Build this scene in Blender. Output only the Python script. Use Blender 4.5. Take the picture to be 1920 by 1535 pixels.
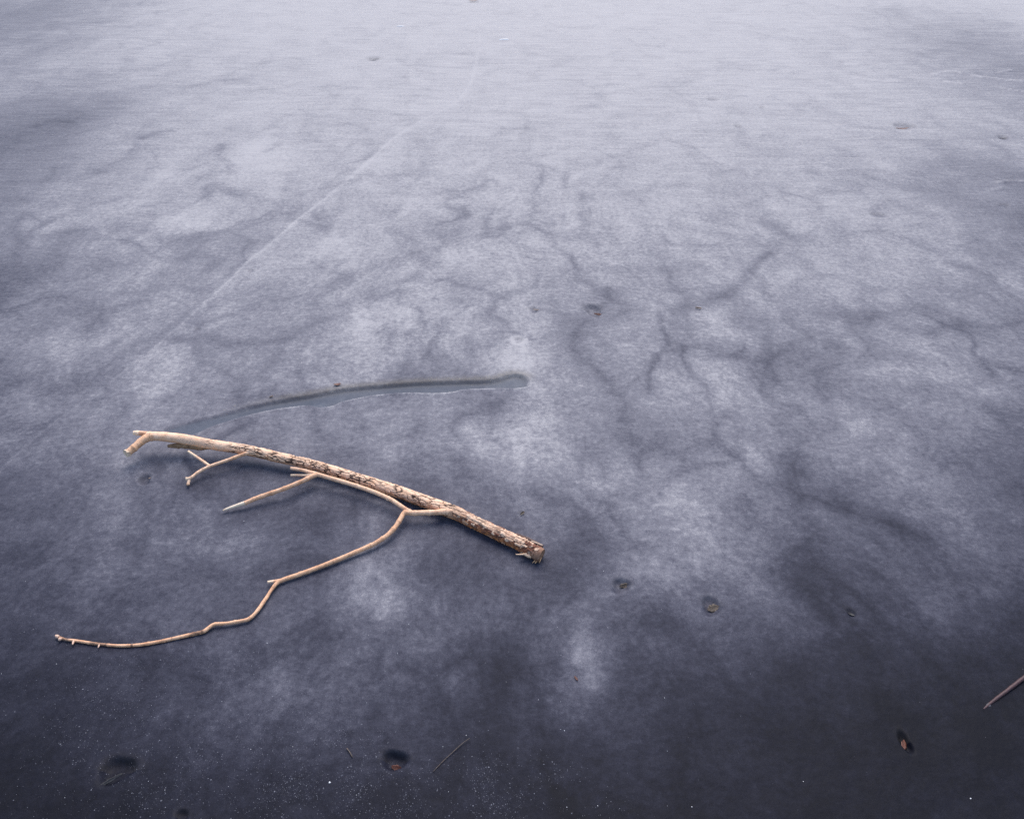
import bpy, math, random
import numpy as np
from mathutils import Vector, noise as mnoise

random.seed(7)
rng = np.random.default_rng(7)
for o in list(bpy.data.objects):
    bpy.data.objects.remove(o)
scene = bpy.context.scene
col = scene.collection

# ------------------------------------------------------------------ camera
CAM_H, TILT, FPX = 1.6, math.radians(36.0), 1450.0
cd = bpy.data.cameras.new('camera')
cam = bpy.data.objects.new('camera', cd)
col.objects.link(cam)
cam.location = (0, 0, CAM_H)
cam.rotation_euler = (math.pi / 2 - TILT, 0, 0)
cd.sensor_fit = 'HORIZONTAL'
cd.sensor_width = 36.0
cd.lens = FPX / 1920 * 36.0
cd.clip_start = 0.05
cd.clip_end = 3000
scene.camera = cam

# ------------------------------------------------------------------ sky and sun (bright overcast, sun veiled ahead)
SUN_EL, SUN_AZ = math.radians(52), math.radians(5)      # azimuth to the right of the view
w = bpy.data.worlds.new('World')
scene.world = w
w.use_nodes = True
nt = w.node_tree
nt.nodes.clear()
sky = nt.nodes.new('ShaderNodeTexSky')
sky.sky_type = 'NISHITA'
sky.sun_disc = False
sky.sun_elevation = SUN_EL
sky.sun_rotation = SUN_AZ
sky.air_density = 1.0
sky.dust_density = 1.5
sky.ozone_density = 1.0
bg = nt.nodes.new('ShaderNodeBackground')
bg.inputs['Strength'].default_value = 0.10
wo = nt.nodes.new('ShaderNodeOutputWorld')
nt.links.new(sky.outputs[0], bg.inputs['Color'])
nt.links.new(bg.outputs[0], wo.inputs['Surface'])

sd = bpy.data.lights.new('sun', 'SUN')
sd.energy = 1.5
sd.angle = math.radians(46)
sd.color = (1.0, 0.945, 0.885)
so = bpy.data.objects.new('sun', sd)
col.objects.link(so)
sun_dir = Vector((math.sin(SUN_AZ) * math.cos(SUN_EL), math.cos(SUN_AZ) * math.cos(SUN_EL), math.sin(SUN_EL)))
so.rotation_euler = sun_dir.to_track_quat('Z', 'Y').to_euler()
so.location = (2, 12, 9)

scene.view_settings.view_transform = 'Standard'
scene.view_settings.look = 'None'
scene.view_settings.exposure = 1.12
scene.view_settings.gamma = 1.0
scene.view_settings.use_curve_mapping = False
scene.cycles.use_denoising = False
scene.cycles.max_bounces = 6

# ------------------------------------------------------------------ helpers
CT, ST = math.cos(TILT), math.sin(TILT)


def ground(px, py, z=0.0):
    """point of the horizontal plane z seen at photo pixel (px, py) - used to survey the lake"""
    a = (np.asarray(px, float) - 960) / FPX
    b = -(np.asarray(py, float) - 767.5) / FPX
    dx, dy, dz = a, CT + b * ST, -ST + b * CT
    t = (z - CAM_H) / dz
    return dx * t, dy * t


def pt(px, py, z=0.0):
    x, y = ground(px, py, z)
    return Vector((float(x), float(y), float(z)))


def px_size(p):
    """metres covered by one photo pixel at point p"""
    d = p - Vector((0, 0, CAM_H))
    return (d.y * CT - d.z * ST) / FPX


def obj(name, verts, faces, mat, parent=None, smooth=True):
    me = bpy.data.meshes.new(name)
    me.from_pydata([tuple(v) for v in verts], [], faces)
    if smooth:
        me.polygons.foreach_set('use_smooth', [True] * len(me.polygons))
    me.update()
    me.materials.append(mat)
    o = bpy.data.objects.new(name, me)
    col.objects.link(o)
    if parent:
        o.parent = parent
        o.matrix_parent_inverse = parent.matrix_world.inverted()
    return o


def tag(o, label, cat, group=None, kind=None):
    o['label'] = label
    if cat:
        o['category'] = cat
    if group:
        o['group'] = group
    if kind:
        o['kind'] = kind
    return o


def smooth(a, b, x):
    t = np.clip((x - a) / (b - a), 0, 1)
    return t * t * (3 - 2 * t)


class Nodes:
    def __init__(self, name):
        self.m = bpy.data.materials.new(name)
        self.m.use_nodes = True
        self.t = self.m.node_tree
        self.t.nodes.clear()
        self.out = self.t.nodes.new('ShaderNodeOutputMaterial')
        self.b = self.t.nodes.new('ShaderNodeBsdfPrincipled')
        self.t.links.new(self.b.outputs[0], self.out.inputs['Surface'])

    def n(self, kind, **kw):
        nd = self.t.nodes.new(kind)
        for k, v in kw.items():
            setattr(nd, k, v)
        return nd

    def set(self, sock, v):
        if isinstance(v, bpy.types.NodeSocket):
            self.t.links.new(v, sock)
        else:
            sock.default_value = v

    def noise(self, vec, scale, detail=3, rough=0.5, dist=0.0):
        nd = self.n('ShaderNodeTexNoise')
        self.set(nd.inputs['Vector'], vec)
        nd.inputs['Scale'].default_value = scale
        nd.inputs['Detail'].default_value = detail
        nd.inputs['Roughness'].default_value = rough
        nd.inputs['Distortion'].default_value = dist
        return nd.outputs['Fac']

    def math(self, op, a, b=0.0, c=None, clamp=False):
        nd = self.n('ShaderNodeMath', operation=op, use_clamp=clamp)
        self.set(nd.inputs[0], a)
        self.set(nd.inputs[1], b)
        if c is not None:
            self.set(nd.inputs[2], c)
        return nd.outputs[0]

    def mix(self, f, a, b, mode='MIX'):
        nd = self.n('ShaderNodeMix', data_type='RGBA', blend_type=mode)
        self.set(nd.inputs['Factor'], f)
        self.set(nd.inputs['A'], a)
        self.set(nd.inputs['B'], b)
        return nd.outputs['Result']

    def ramp(self, f, stops, interp='LINEAR'):
        nd = self.n('ShaderNodeValToRGB')
        nd.color_ramp.interpolation = interp
        e = nd.color_ramp.elements
        while len(e) < len(stops):
            e.new(0.5)
        for i, (p, c) in enumerate(stops):
            e[i].position = p
            e[i].color = c if len(c) == 4 else (*c, 1)
        self.set(nd.inputs[0], f)
        return nd.outputs[0]

    def attr(self, name):
        return self.n('ShaderNodeAttribute', attribute_name=name)

    def bump(self, h, strength, dist, normal=None):
        nd = self.n('ShaderNodeBump')
        nd.inputs['Strength'].default_value = strength
        nd.inputs['Distance'].default_value = dist
        self.set(nd.inputs['Height'], h)
        if normal is not None:
            self.set(nd.inputs['Normal'], normal)
        return nd.outputs[0]


# ------------------------------------------------------------------ the ice: survey of its marks
# dark veins of clear ice: (points, width in photo pixels, strength)
VEINS = [
    ([(1240, 590), (1233, 640), (1228, 690), (1234, 735)], 7, 0.6),
    ([(1240, 594), (1290, 575), (1340, 560), (1372, 545), (1398, 524), (1425, 495), (1468, 462)], 11, 0.5),
    ([(1240, 660), (1270, 650), (1310, 652), (1345, 668), (1380, 665), (1392, 645)], 11, 0.45),
    ([(1115, 588), (1078, 610), (1070, 640), (1088, 668), (1112, 692), (1142, 722), (1162, 750), (1182, 782),
      (1198, 815), (1201, 855), (1195, 905), (1190, 975)], 12, 0.42),
    ([(1115, 585), (1140, 560), (1152, 538)], 8, 0.45),
    ([(1005, 578), (1040, 587), (1078, 602)], 8, 0.35),
    ([(895, 588), (950, 560), (992, 540), (1010, 508)], 9, 0.38),
    ([(836, 590), (817, 628), (808, 665), (804, 692)], 7, 0.5),
    ([(752, 615), (735, 648), (746, 672)], 12, 0.35),
    ([(1428, 570), (1436, 640), (1442, 700), (1462, 760), (1470, 830), (1482, 890), (1492, 965)], 22, 0.38),
    ([(1443, 684), (1456, 712), (1470, 742)], 4, 0.3),
    ([(1492, 624), (1456, 664), (1440, 692)], 9, 0.3),
    ([(1262, 888), (1305, 862), (1358, 850), (1376, 828), (1370, 795), (1345, 770)], 12, 0.42),
    ([(1505, 580), (1590, 592), (1660, 592), (1742, 575)], 15, 0.35),
    ([(1728, 628), (1780, 610), (1850, 614), (1920, 600)], 12, 0.35),
    ([(1705, 722), (1785, 742), (1850, 768), (1930, 812)], 18, 0.4),
    ([(1640, 955), (1690, 980), (1722, 1015), (1752, 1060), (1775, 1110)], 30, 0.45),
    ([(1600, 828), (1680, 842), (1760, 862), (1800, 842)], 20, 0.3),
    ([(1500, 590), (1560, 640), (1640, 650)], 14, 0.2),
    ([(213, 443), (262, 466), (312, 489)], 6, 0.5),
    ([(284, 398), (255, 444)], 9, 0.4),
    ([(312, 488), (352, 478), (400, 448), (415, 425)], 9, 0.3),
    ([(262, 264), (290, 250), (330, 246)], 8, 0.4),
    ([(405, 270), (420, 300), (442, 330)], 9, 0.35),
    ([(120, 345), (160, 325), (210, 318)], 9, 0.3),
    ([(36, 405), (30, 440), (50, 465)], 12, 0.35),
    ([(150, 622), (185, 600), (235, 575), (300, 548)], 16, 0.35),
    ([(270, 632), (360, 632), (450, 638), (525, 641), (560, 625), (605, 604), (655, 588)], 12, 0.42),
    ([(588, 488), (608, 502), (628, 517)], 8, 0.45),
    ([(628, 517), (690, 510), (735, 490), (800, 470)], 10, 0.25),
    ([(778, 532), (828, 520), (872, 531), (912, 550), (955, 572)], 7, 0.42),
    ([(655, 588), (700, 560), (760, 535)], 12, 0.3),
    ([(560, 688), (576, 742), (582, 780), (604, 828)], 11, 0.4),
    ([(520, 640), (515, 690), (498, 722)], 12, 0.3),
    ([(828, 782), (842, 832), (857, 882), (872, 925)], 16, 0.32),
    ([(958, 742), (934, 785), (922, 830)], 16, 0.3),
    ([(1005, 728), (985, 760), (975, 800)], 14, 0.25),
    ([(700, 800), (660, 822), (640, 862)], 18, 0.25),
    ([(1150, 340), (1175, 360), (1240, 350), (1290, 335)], 9, 0.2),
    ([(1240, 440), (1275, 460), (1330, 455)], 9, 0.25),
    ([(1390, 410), (1430, 420), (1480, 445), (1490, 470)], 10, 0.22),
    ([(1500, 1000), (1560, 1080), (1600, 1150)], 34, 0.28),
    ([(780, 1180), (800, 1110), (870, 1050)], 36, 0.25),
    ([(1260, 1150), (1230, 1220), (1300, 1290)], 40, 0.18),
    ([(850, 1310), (900, 1270), (960, 1290)], 36, 0.3),
    ([(300, 1060), (420, 1090), (520, 1080)], 40, 0.25),
    ([(560, 1000), (600, 960), (680, 950)], 30, 0.3),
    ([(60, 745), (140, 720), (220, 690)], 22, 0.3),
    ([(130, 890), (240, 905), (330, 950), (350, 1010)], 30, 0.3),
    ([(1440, 640), (1400, 720), (1330, 720)], 16, 0.15),
    ([(250, 1240), (330, 1230), (420, 1240)], 36, 0.25),
    ([(700, 340), (760, 352), (810, 345)], 8, 0.2),
    ([(330, 170), (420, 150), (480, 160)], 10, 0.25),
    ([(60, 240), (110, 225), (160, 235)], 12, 0.4),
]
# paler (+) and darker (-) patches, cloudy and clear ice plus painted branch shade and vignette: px, py, radius px, amount
BLOBS = [(1110, 1285, 60, .24), (1085, 1250, 40, .16), (1140, 1310, 45, .14), (1060, 1330, 60, .12), (715, 1085, 75, .24), (700, 1050, 40, .1), (690, 1130, 80, .15), (430, 1000, 70, .10),
         (985, 830, 90, .18), (905, 850, 60, .12), (1400, 1060, 70, .22), (1480, 1110, 60, .18), (1290, 950, 60, .16),
         (1240, 1090, 60, .15), (1690, 880, 80, .10), (600, 1340, 110, .16), (520, 1280, 80, .10), (270, 685, 60, .08),
         (120, 650, 60, .08), (330, 700, 50, .05), (880, 1020, 80, -.22), (1010, 1080, 70, -.25), (760, 960, 60, -.15),  # negatives beside the branch paint its soft shade into the ice
         (610, 930, 70, -.2), (420, 880, 60, -.2), (1250, 1190, 70, -.08), (900, 1270, 70, -.2), (1600, 1200, 90, -.04),
         (1545, 925, 35, -.28), (1660, 965, 40, -.2), (1180, 1480, 120, -.1), (140, 1240, 120, -.12), (90, 1420, 140, -.15),
         (300, 1150, 60, .1), (1800, 1250, 120, -.06), (1800, 980, 80, .1), (1330, 850, 50, .1), (1180, 640, 45, .1),
         (970, 640, 60, .12), (700, 610, 60, .1), (70, 430, 50, .12), (250, 440, 40, .15), (330, 420, 40, .12),
         (470, 300, 50, .12), (640, 480, 60, .1), (1330, 600, 40, .1), (1640, 700, 60, .1), (1560, 780, 60, .12),
         (-90, 60, 260, -.36), (-90, 300, 230, -.40), (-70, 560, 170, -.32), (2010, 150, 230, -.26), (2000, 420, 190, -.28), (90, 100, 60, -.08),  # the big ones past both sides paint vignette darkening into the ice colour
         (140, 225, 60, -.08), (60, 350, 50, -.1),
         (1400, 740, 60, .1), (1120, 880, 60, .12), (1330, 700, 50, .1)]
LONG_CRACK = [(-40, 918), (0, 882), (60, 824), (130, 771), (200, 720), (280, 659), (330, 615), (375, 575), (420, 535), (465, 491),
              (512, 453), (560, 411), (602, 379), (650, 338), (700, 294), (735, 262), (778, 234), (822, 210), (858, 190),
              (888, 140), (900, 60), (905, 0)]
RIDGES = [([(1592, 144), (1620, 148), (1660, 152), (1706, 151)], 3.0), ([(1765, 152), (1786, 156), (1803, 159)], 2.6),
          ([(1825, 142), (1860, 147), (1890, 151), (1960, 154)], 3.4), ([(1868, 165), (1900, 170), (1960, 177)], 2.6),
          ([(1860, 344), (1890, 342), (1960, 340)], 2.4), ([(1740, 139), (1790, 135), (1815, 140)], 2.2),
          ([(1870, 135), (1900, 131)], 2.0)]
GROOVE_FAR = [(300, 803), (360, 787), (420, 772), (500, 752), (570, 740), (640, 727), (700, 721), (780, 715), (850, 712), (905, 711),
              (930, 708), (948, 702), (966, 699), (984, 702), (993, 710), (995, 720)]
GROOVE_NEAR = [(995, 720), (985, 726), (960, 729), (920, 729), (870, 731), (845, 736), (805, 738), (765, 737), (700, 742),
               (645, 753), (622, 762), (600, 764), (575, 761), (545, 764), (510, 769), (470, 778), (425, 791), (395, 801),
               (375, 810), (340, 822)]
# melt pits: px, py, half-width px, half-depth px (along the view), depth m
PITS = [(1165, 1098, 17, 12, .016), (1334, 1136, 18, 14, .014), (1597, 1149, 9, 6, .007), (740, 1424, 19, 17, .024),
        (1697, 1390, 9, 15, .016), (1113, 581, 15, 9, .022), (1000, 581, 9, 5, .006), (1695, 237, 16, 5, .02),
        (1881, 258, 10, 3, .012), (1384, 237, 6, 3, .012), (1336, 187, 9, 3, .008), (1646, 403, 12, 4, .008),
        (270, 899, 10, 8, .014), (218, 1443, 26, 22, .022), (700, 111, 12, 3, .01), (371, 617, 5, 3, .006),
        (470, 508, 6, 3, .005), (1429, 202, 5, 2, .006), (979, 962, 6, 4, .003), (973, 638, 7, 6, .003), (1882, 386, 10, 3, .006),
        (340, 1530, 12, 10, .01)]


def line_world(pts):
    a = np.array([[*ground(p[0], p[1])] for p in pts], float)
    out = []
    n = len(a)
    for i in range(n - 1):          # Catmull-Rom, 6 pieces each
        p0, p1, p2, p3 = a[max(i - 1, 0)], a[i], a[i + 1], a[min(i + 2, n - 1)]
        for k in range(6):
            t = k / 6
            out.append(0.5 * (2 * p1 + (p2 - p0) * t + (2 * p0 - 5 * p1 + 4 * p2 - p3) * t * t
                              + (3 * p1 - p0 - 3 * p2 + p3) * t ** 3))
    out.append(a[-1])
    return np.array(out)


def line_dist(X, Y, pl, reach, end_fade=False):
    """distance to a polyline (inf beyond reach), fraction along it, side"""
    D = np.full(X.shape, 1e9)
    F = np.zeros(X.shape)
    S = np.zeros(X.shape)
    m = (X > pl[:, 0].min() - reach) & (X < pl[:, 0].max() + reach) & (Y > pl[:, 1].min() - reach) & (Y < pl[:, 1].max() + reach)
    idx = np.nonzero(m)
    if len(idx[0]) == 0:
        return D, F, S
    x, y = X[idx], Y[idx]
    d = np.full(x.shape, 1e9)
    f = np.zeros(x.shape)
    s = np.zeros(x.shape)
    nseg = len(pl) - 1
    for i in range(nseg):
        ax, ay = pl[i]
        bx, by = pl[i + 1]
        ux, uy = bx - ax, by - ay
        L2 = ux * ux + uy * uy + 1e-12
        t = np.clip(((x - ax) * ux + (y - ay) * uy) / L2, 0, 1)
        ex, ey = x - ax - t * ux, y - ay - t * uy
        dd = np.sqrt(ex * ex + ey * ey)
        c = dd < d
        d[c] = dd[c]
        f[c] = ((i + t) / nseg)[c]
        s[c] = np.sign(ux * ey - uy * ex)[c]
    D[idx], F[idx], S[idx] = d, f, s
    return D, F, S


def in_poly(X, Y, poly):
    r = np.zeros(X.shape, bool)
    m = (X > poly[:, 0].min()) & (X < poly[:, 0].max()) & (Y > poly[:, 1].min()) & (Y < poly[:, 1].max())
    idx = np.nonzero(m)
    x, y = X[idx], Y[idx]
    c = np.zeros(x.shape, bool)
    n = len(poly)
    for i in range(n):
        x1, y1 = poly[i]
        x2, y2 = poly[(i + 1) % n]
        k = (y1 > y) != (y2 > y)
        c ^= k & (x < (x2 - x1) * (y - y1) / (y2 - y1 + 1e-15) + x1)
    r[idx] = c
    return r


_veins = [(line_world(p), w_, s_) for p, w_, s_ in VEINS]
_ridges = [(line_world(p), w_) for p, w_ in RIDGES]
_crack = line_world(LONG_CRACK)
_gfar, _gnear = line_world(GROOVE_FAR), line_world(GROOVE_NEAR)
_gpoly = np.vstack([_gfar, _gnear[1:]])


def vnoise(X, Y, sc, seed=0):
    """cheap smooth value noise on arrays, 0..1"""
    x, y = X * sc + seed * 17.3, Y * sc - seed * 9.1
    xi, yi = np.floor(x), np.floor(y)
    fx, fy = x - xi, y - yi
    fx, fy = fx * fx * (3 - 2 * fx), fy * fy * (3 - 2 * fy)

    def h(a, b):
        v = np.sin(a * 127.1 + b * 311.7 + seed * 74.7) * 43758.5453
        return v - np.floor(v)
    return (h(xi, yi) * (1 - fx) + h(xi + 1, yi) * fx) * (1 - fy) + (h(xi, yi + 1) * (1 - fx) + h(xi + 1, yi + 1) * fx) * fy


def survey(X, Y, height_only=False):
    """height of the ice and the amounts of its marks at (X, Y)"""
    Z = np.zeros(X.shape)
    A = {k: np.zeros(X.shape) for k in ('vein', 'blob', 'groove', 'dirt', 'pale', 'calm')}
    # wobble so that surveyed lines are not ruler-smooth
    wx = (vnoise(X, Y, 9, 1) - .5) * .03 + (vnoise(X, Y, 31, 2) - .5) * .012
    wy = (vnoise(X, Y, 9, 3) - .5) * .03 + (vnoise(X, Y, 31, 4) - .5) * .012
    XW, YW = X + wx + (vnoise(X, Y, 4, 6) - .5) * .07, Y + wy + (vnoise(X, Y, 4, 7) - .5) * .07
    # imprint groove left in the ice
    dfar, ffar, _ = line_dist(X, Y, _gfar, .15)
    dnear, fnear, _ = line_dist(X, Y, _gnear, .15)
    ins = in_poly(X, Y, _gpoly)
    endf = np.clip(ffar * 1.0, 0, 1)
    breach = np.exp(-((fnear - .585) / .035) ** 2)
    wn = .006 + .05 * breach
    tail = smooth(0.0, .25, np.where(dfar < dnear, ffar, 1 - fnear))
    prof = smooth(0, .020, dfar) * smooth(0, 1, dnear / wn)
    depth = .011 * (.45 + .55 * tail)
    Z -= np.where(ins, depth * prof, 0)
    lip = np.exp(-(dnear / .007) ** 2) * (1 - breach) * smooth(0, .06, fnear) * smooth(1, .9, fnear)
    Z += .0028 * lip
    A['groove'] = np.where(ins, smooth(0.006, .020, dfar) * smooth(0, .004, dnear), 0)
    A['dirt'] = .85 * np.exp(-(dfar / .022) ** 2) * smooth(.1, .3, ffar) * smooth(1.0, .86, ffar)
    A['pale'] += .75 * lip * np.clip(vnoise(X, Y, 26, 31) * 1.5 - .3, 0, 1)  # bright glint of the near lip painted in as pale colour
    # melt pits
    for (px, py, hw, hd, dep) in PITS:
        c = pt(px, py)
        s = px_size(c)
        sn = CAM_H / (c - Vector((0, 0, CAM_H))).length
        rx, ry = hw * s, hd * s / sn
        m = (abs(X - c.x) < rx * 3) & (abs(Y - c.y) < ry * 3)
        if not m.any():
            continue
        r = np.sqrt(((X[m] - c.x) / rx) ** 2 + ((Y[m] - c.y) / ry) ** 2)
        ang = np.arctan2(Y[m] - c.y, X[m] - c.x)
        r = r * (1 + .13 * np.sin(2 * ang + px) + .09 * np.sin(3 * ang + py))
        Z[m] -= .8 * dep * np.exp(-r ** 5)
        A['blob'][m] -= .085 * np.exp(-r ** 6)
        A['dirt'][m] += .22 * np.exp(-((r - .9) / .5) ** 2) * (Y[m] > c.y)
    # ring with a pale halo
    c = pt(973, 638)
    r = np.hypot(X - c.x, Y - c.y)
    A['pale'] += .30 * np.exp(-((r - .030) / .012) ** 2)
    # ridges and the long refrozen crack
    for pl, wpx in _ridges:
        s = px_size(Vector((*pl[len(pl) // 2], 0))) * wpx * 2.0
        d, f, _ = line_dist(XW, YW, pl, s * 4)
        g = np.exp(-(d / s) ** 2) * smooth(0, .15, f) * smooth(1, .85, f)
        Z += .010 * g
        A['pale'] += .3 * g
    d, f, sd_ = line_dist(X + wx * .25, Y + wy * .25, _crack, .8)
    wid = .005 + .010 * f
    g = np.exp(-(d / wid) ** 2) * (.8 + .2 * smooth(.05, .5, f)) * smooth(1.0, .85, f)
    Z += .0025 * g * (vnoise(X, Y, 3.0, 8) * .8 + .3)
    A['pale'] += .20 * g * (vnoise(X, Y, 2.2, 9) * .9 + .4)
    A['blob'] += np.where(d < .8, .035 * sd_ * -1 * np.exp(-d / .16) * smooth(0, .006, d) * smooth(.9, .55, f), 0)
    if height_only:
        return Z
    # clear ice turns cloudy further out; glare gradient and vignette are painted into this tone
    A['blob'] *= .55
    ye = Y - .37 * np.clip(np.abs(X + .1) - .5, 0, 4) + (vnoise(X, Y, 1.1, 21) - .5) * .32 + (vnoise(X, Y, 3.1, 22) - .5) * .2  # lateral term darkens both sides, vignette painted into the ice colour
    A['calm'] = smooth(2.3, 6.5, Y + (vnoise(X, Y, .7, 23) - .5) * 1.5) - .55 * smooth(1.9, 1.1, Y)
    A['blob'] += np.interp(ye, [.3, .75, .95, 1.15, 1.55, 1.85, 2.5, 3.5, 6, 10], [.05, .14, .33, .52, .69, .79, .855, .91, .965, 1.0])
    for pl, wpx, st in _veins:
        s = px_size(Vector((*pl[len(pl) // 2], 0))) * wpx * 1.15
        d, f, _ = line_dist(XW, YW, pl, s * 5)
        fade = smooth(0, .12, f) * smooth(1, .86, f) * .75 + .25 * np.exp(-(d / s) ** 2)
        brk = .15 + 1.2 * (vnoise(X, Y, 6, 5) * .55 + vnoise(X, Y, 17, 15) * .45)
        v = st * brk * (.5 * np.exp(-(d / s) ** 2) + .5 * np.exp(-(d / (2.8 * s)))) * fade
        A['vein'] = np.maximum(A['vein'], v) + .3 * np.minimum(A['vein'], v)
        Z -= .0012 * v
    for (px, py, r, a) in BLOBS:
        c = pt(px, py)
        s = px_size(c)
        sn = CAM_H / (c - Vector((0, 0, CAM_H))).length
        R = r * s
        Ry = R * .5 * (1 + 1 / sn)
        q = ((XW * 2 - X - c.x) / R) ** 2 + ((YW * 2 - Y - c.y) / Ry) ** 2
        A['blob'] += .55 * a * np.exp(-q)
    return Z, A


def zice(x, y):
    return float(survey(np.array([x]), np.array([y]), True)[0])


# ------------------------------------------------------------------ ice material
n = Nodes('lake_ice')
tc = n.n('ShaderNodeTexCoord').outputs['Object']
a_v, a_b, a_g, a_d, a_p, a_c = (n.attr(k).outputs['Fac'] for k in ('vein', 'blob', 'groove', 'dirt', 'pale', 'calm'))
warp = n.n('ShaderNodeVectorMath', operation='MULTIPLY_ADD')
wn_ = n.n('ShaderNodeTexNoise')
n.set(wn_.inputs['Vector'], tc)
wn_.inputs['Scale'].default_value = 1.3
wn_.inputs['Detail'].default_value = 3
n.set(warp.inputs[0], wn_.outputs['Color'])
warp.inputs[1].default_value = (.5, .5, 0)
n.set(warp.inputs[2], tc)
wc = warp.outputs[0]
n1 = n.noise(wc, 0.55, 3, .5)
n2 = n.noise(wc, 2.1, 5, .58)
n3 = n.noise(wc, 8.5, 5, .6)
n4 = n.noise(tc, 60, 3, .6)
gr = n.noise(tc, 330, 2, .7)
rid = n.math('ABSOLUTE', n.math('SUBTRACT', n.noise(wc, 1.25, 2, .5), .5))
rv = n.math('SUBTRACT', 1, n.math('MULTIPLY', rid, 16), clamp=True)
rvm = n.math('MULTIPLY', rv, n.math('MULTIPLY', n.math('SUBTRACT', n.noise(tc, .9, 2), .42, clamp=True), 2.2))
grit = n.noise(tc, 48, 9, .92)
a_cp = n.math('MAXIMUM', a_c, 0)
sm = n.n('ShaderNodeVectorMath', operation='MULTIPLY')
n.set(sm.inputs[0], tc)
sm.inputs[1].default_value = (3.2, 13, 1)
rip = n.noise(sm.outputs[0], 1.0, 4, .62, .4)
cl = n.math('MULTIPLY', n.math('SUBTRACT', n1, .5), .15)
cl = n.math('MULTIPLY_ADD', n.math('SUBTRACT', n2, .5), .24, cl)
cl = n.math('MULTIPLY_ADD', n.math('SUBTRACT', n3, .5), .20, cl)
cl = n.math('MULTIPLY_ADD', n.math('SUBTRACT', n4, .5), .18, cl)
cl = n.math('MULTIPLY_ADD', n.math('SUBTRACT', n.noise(wc, 23, 6, .68), .5), .26, cl)
st = n.n('ShaderNodeVectorMath', operation='MULTIPLY')
n.set(st.inputs[0], wc)
st.inputs[1].default_value = (4.6, 1.25, 1)
strk = n.noise(st.outputs[0], 1.0, 5, .6, .5)
cl = n.math('MULTIPLY_ADD', n.math('SUBTRACT', strk, .5), .26, cl)
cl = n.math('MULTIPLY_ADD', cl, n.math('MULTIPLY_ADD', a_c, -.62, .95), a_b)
cl = n.math('MULTIPLY_ADD', n.math('MULTIPLY', n.math('SUBTRACT', rip, .5), a_cp), .16, cl)
cl = n.math('MULTIPLY_ADD', n.math('SUBTRACT', grit, .5), .74, cl)
cl = n.math('MULTIPLY_ADD', rvm, -.06, cl)
vor = n.n('ShaderNodeTexVoronoi', feature='DISTANCE_TO_EDGE')
warp2 = n.n('ShaderNodeVectorMath', operation='MULTIPLY_ADD')
wn2 = n.n('ShaderNodeTexNoise')
n.set(wn2.inputs['Vector'], tc)
wn2.inputs['Scale'].default_value = 3.2
wn2.inputs['Detail'].default_value = 4
n.set(warp2.inputs[0], wn2.outputs['Color'])
warp2.inputs[1].default_value = (.42, .42, 0)
n.set(warp2.inputs[2], wc)
vst = n.n('ShaderNodeVectorMath', operation='MULTIPLY')
n.set(vst.inputs[0], warp2.outputs[0])
vst.inputs[1].default_value = (1.25, .72, 1)
n.set(vor.inputs['Vector'], vst.outputs[0])
vor.inputs['Scale'].default_value = 2.3
vl = n.math('SUBTRACT', 1, n.math('MULTIPLY', vor.outputs['Distance'], 5.5), clamp=True)
vl = n.math('POWER', vl, 2.2)
vm = n.math('MULTIPLY', n.math('SUBTRACT', n.noise(tc, 1.7, 2), .40, clamp=True), 4.5, clamp=True)
cl = n.math('MULTIPLY_ADD', n.math('MULTIPLY', n.math('MULTIPLY', vl, vm), n.math('MULTIPLY_ADD', a_c, -.70, 1.0)), -.125, cl)
cl = n.math('MULTIPLY_ADD', n.math('MULTIPLY', a_v, n.math('MULTIPLY_ADD', n3, 1.2, .4)), -.25, cl)
cl = n.math('MULTIPLY_ADD', n.math('SUBTRACT', gr, .5), .30, cl)
cl = n.math('MULTIPLY_ADD', a_p, .35, cl, clamp=True)
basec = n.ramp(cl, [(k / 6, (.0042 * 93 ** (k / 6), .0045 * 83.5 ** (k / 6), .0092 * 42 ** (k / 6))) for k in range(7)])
basec = n.mix(n.math('MULTIPLY', a_g, .75), basec, (.068, .082, .110, 1))
dn = n.math('MULTIPLY', a_d, n.math('MULTIPLY', n.noise(tc, 190, 3, .7), 1.0), clamp=True)
basec = n.mix(dn, basec, (.125, .108, .080, 1))
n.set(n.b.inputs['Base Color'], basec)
rough = n.math('MULTIPLY_ADD', n.math('SUBTRACT', cl, .5), .10, .62)
rough = n.math('MULTIPLY_ADD', a_g, -.10, rough)
n.set(n.b.inputs['Roughness'], rough)
n.b.inputs['IOR'].default_value = 1.31
n.b.inputs['Specular IOR Level'].default_value = .22
b0 = n.bump(n.math('MULTIPLY', rip, a_cp), .5, .02)
b1 = n.bump(n.noise(tc, 7, 3, .5), .45, .010, b0)
b2 = n.bump(n.noise(tc, 42, 3, .55), .5, .0022, b1)
b3 = n.bump(grit, .6, .0012, b2)
n.set(n.b.inputs['Normal'], b3)
ICE = n.m

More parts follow.
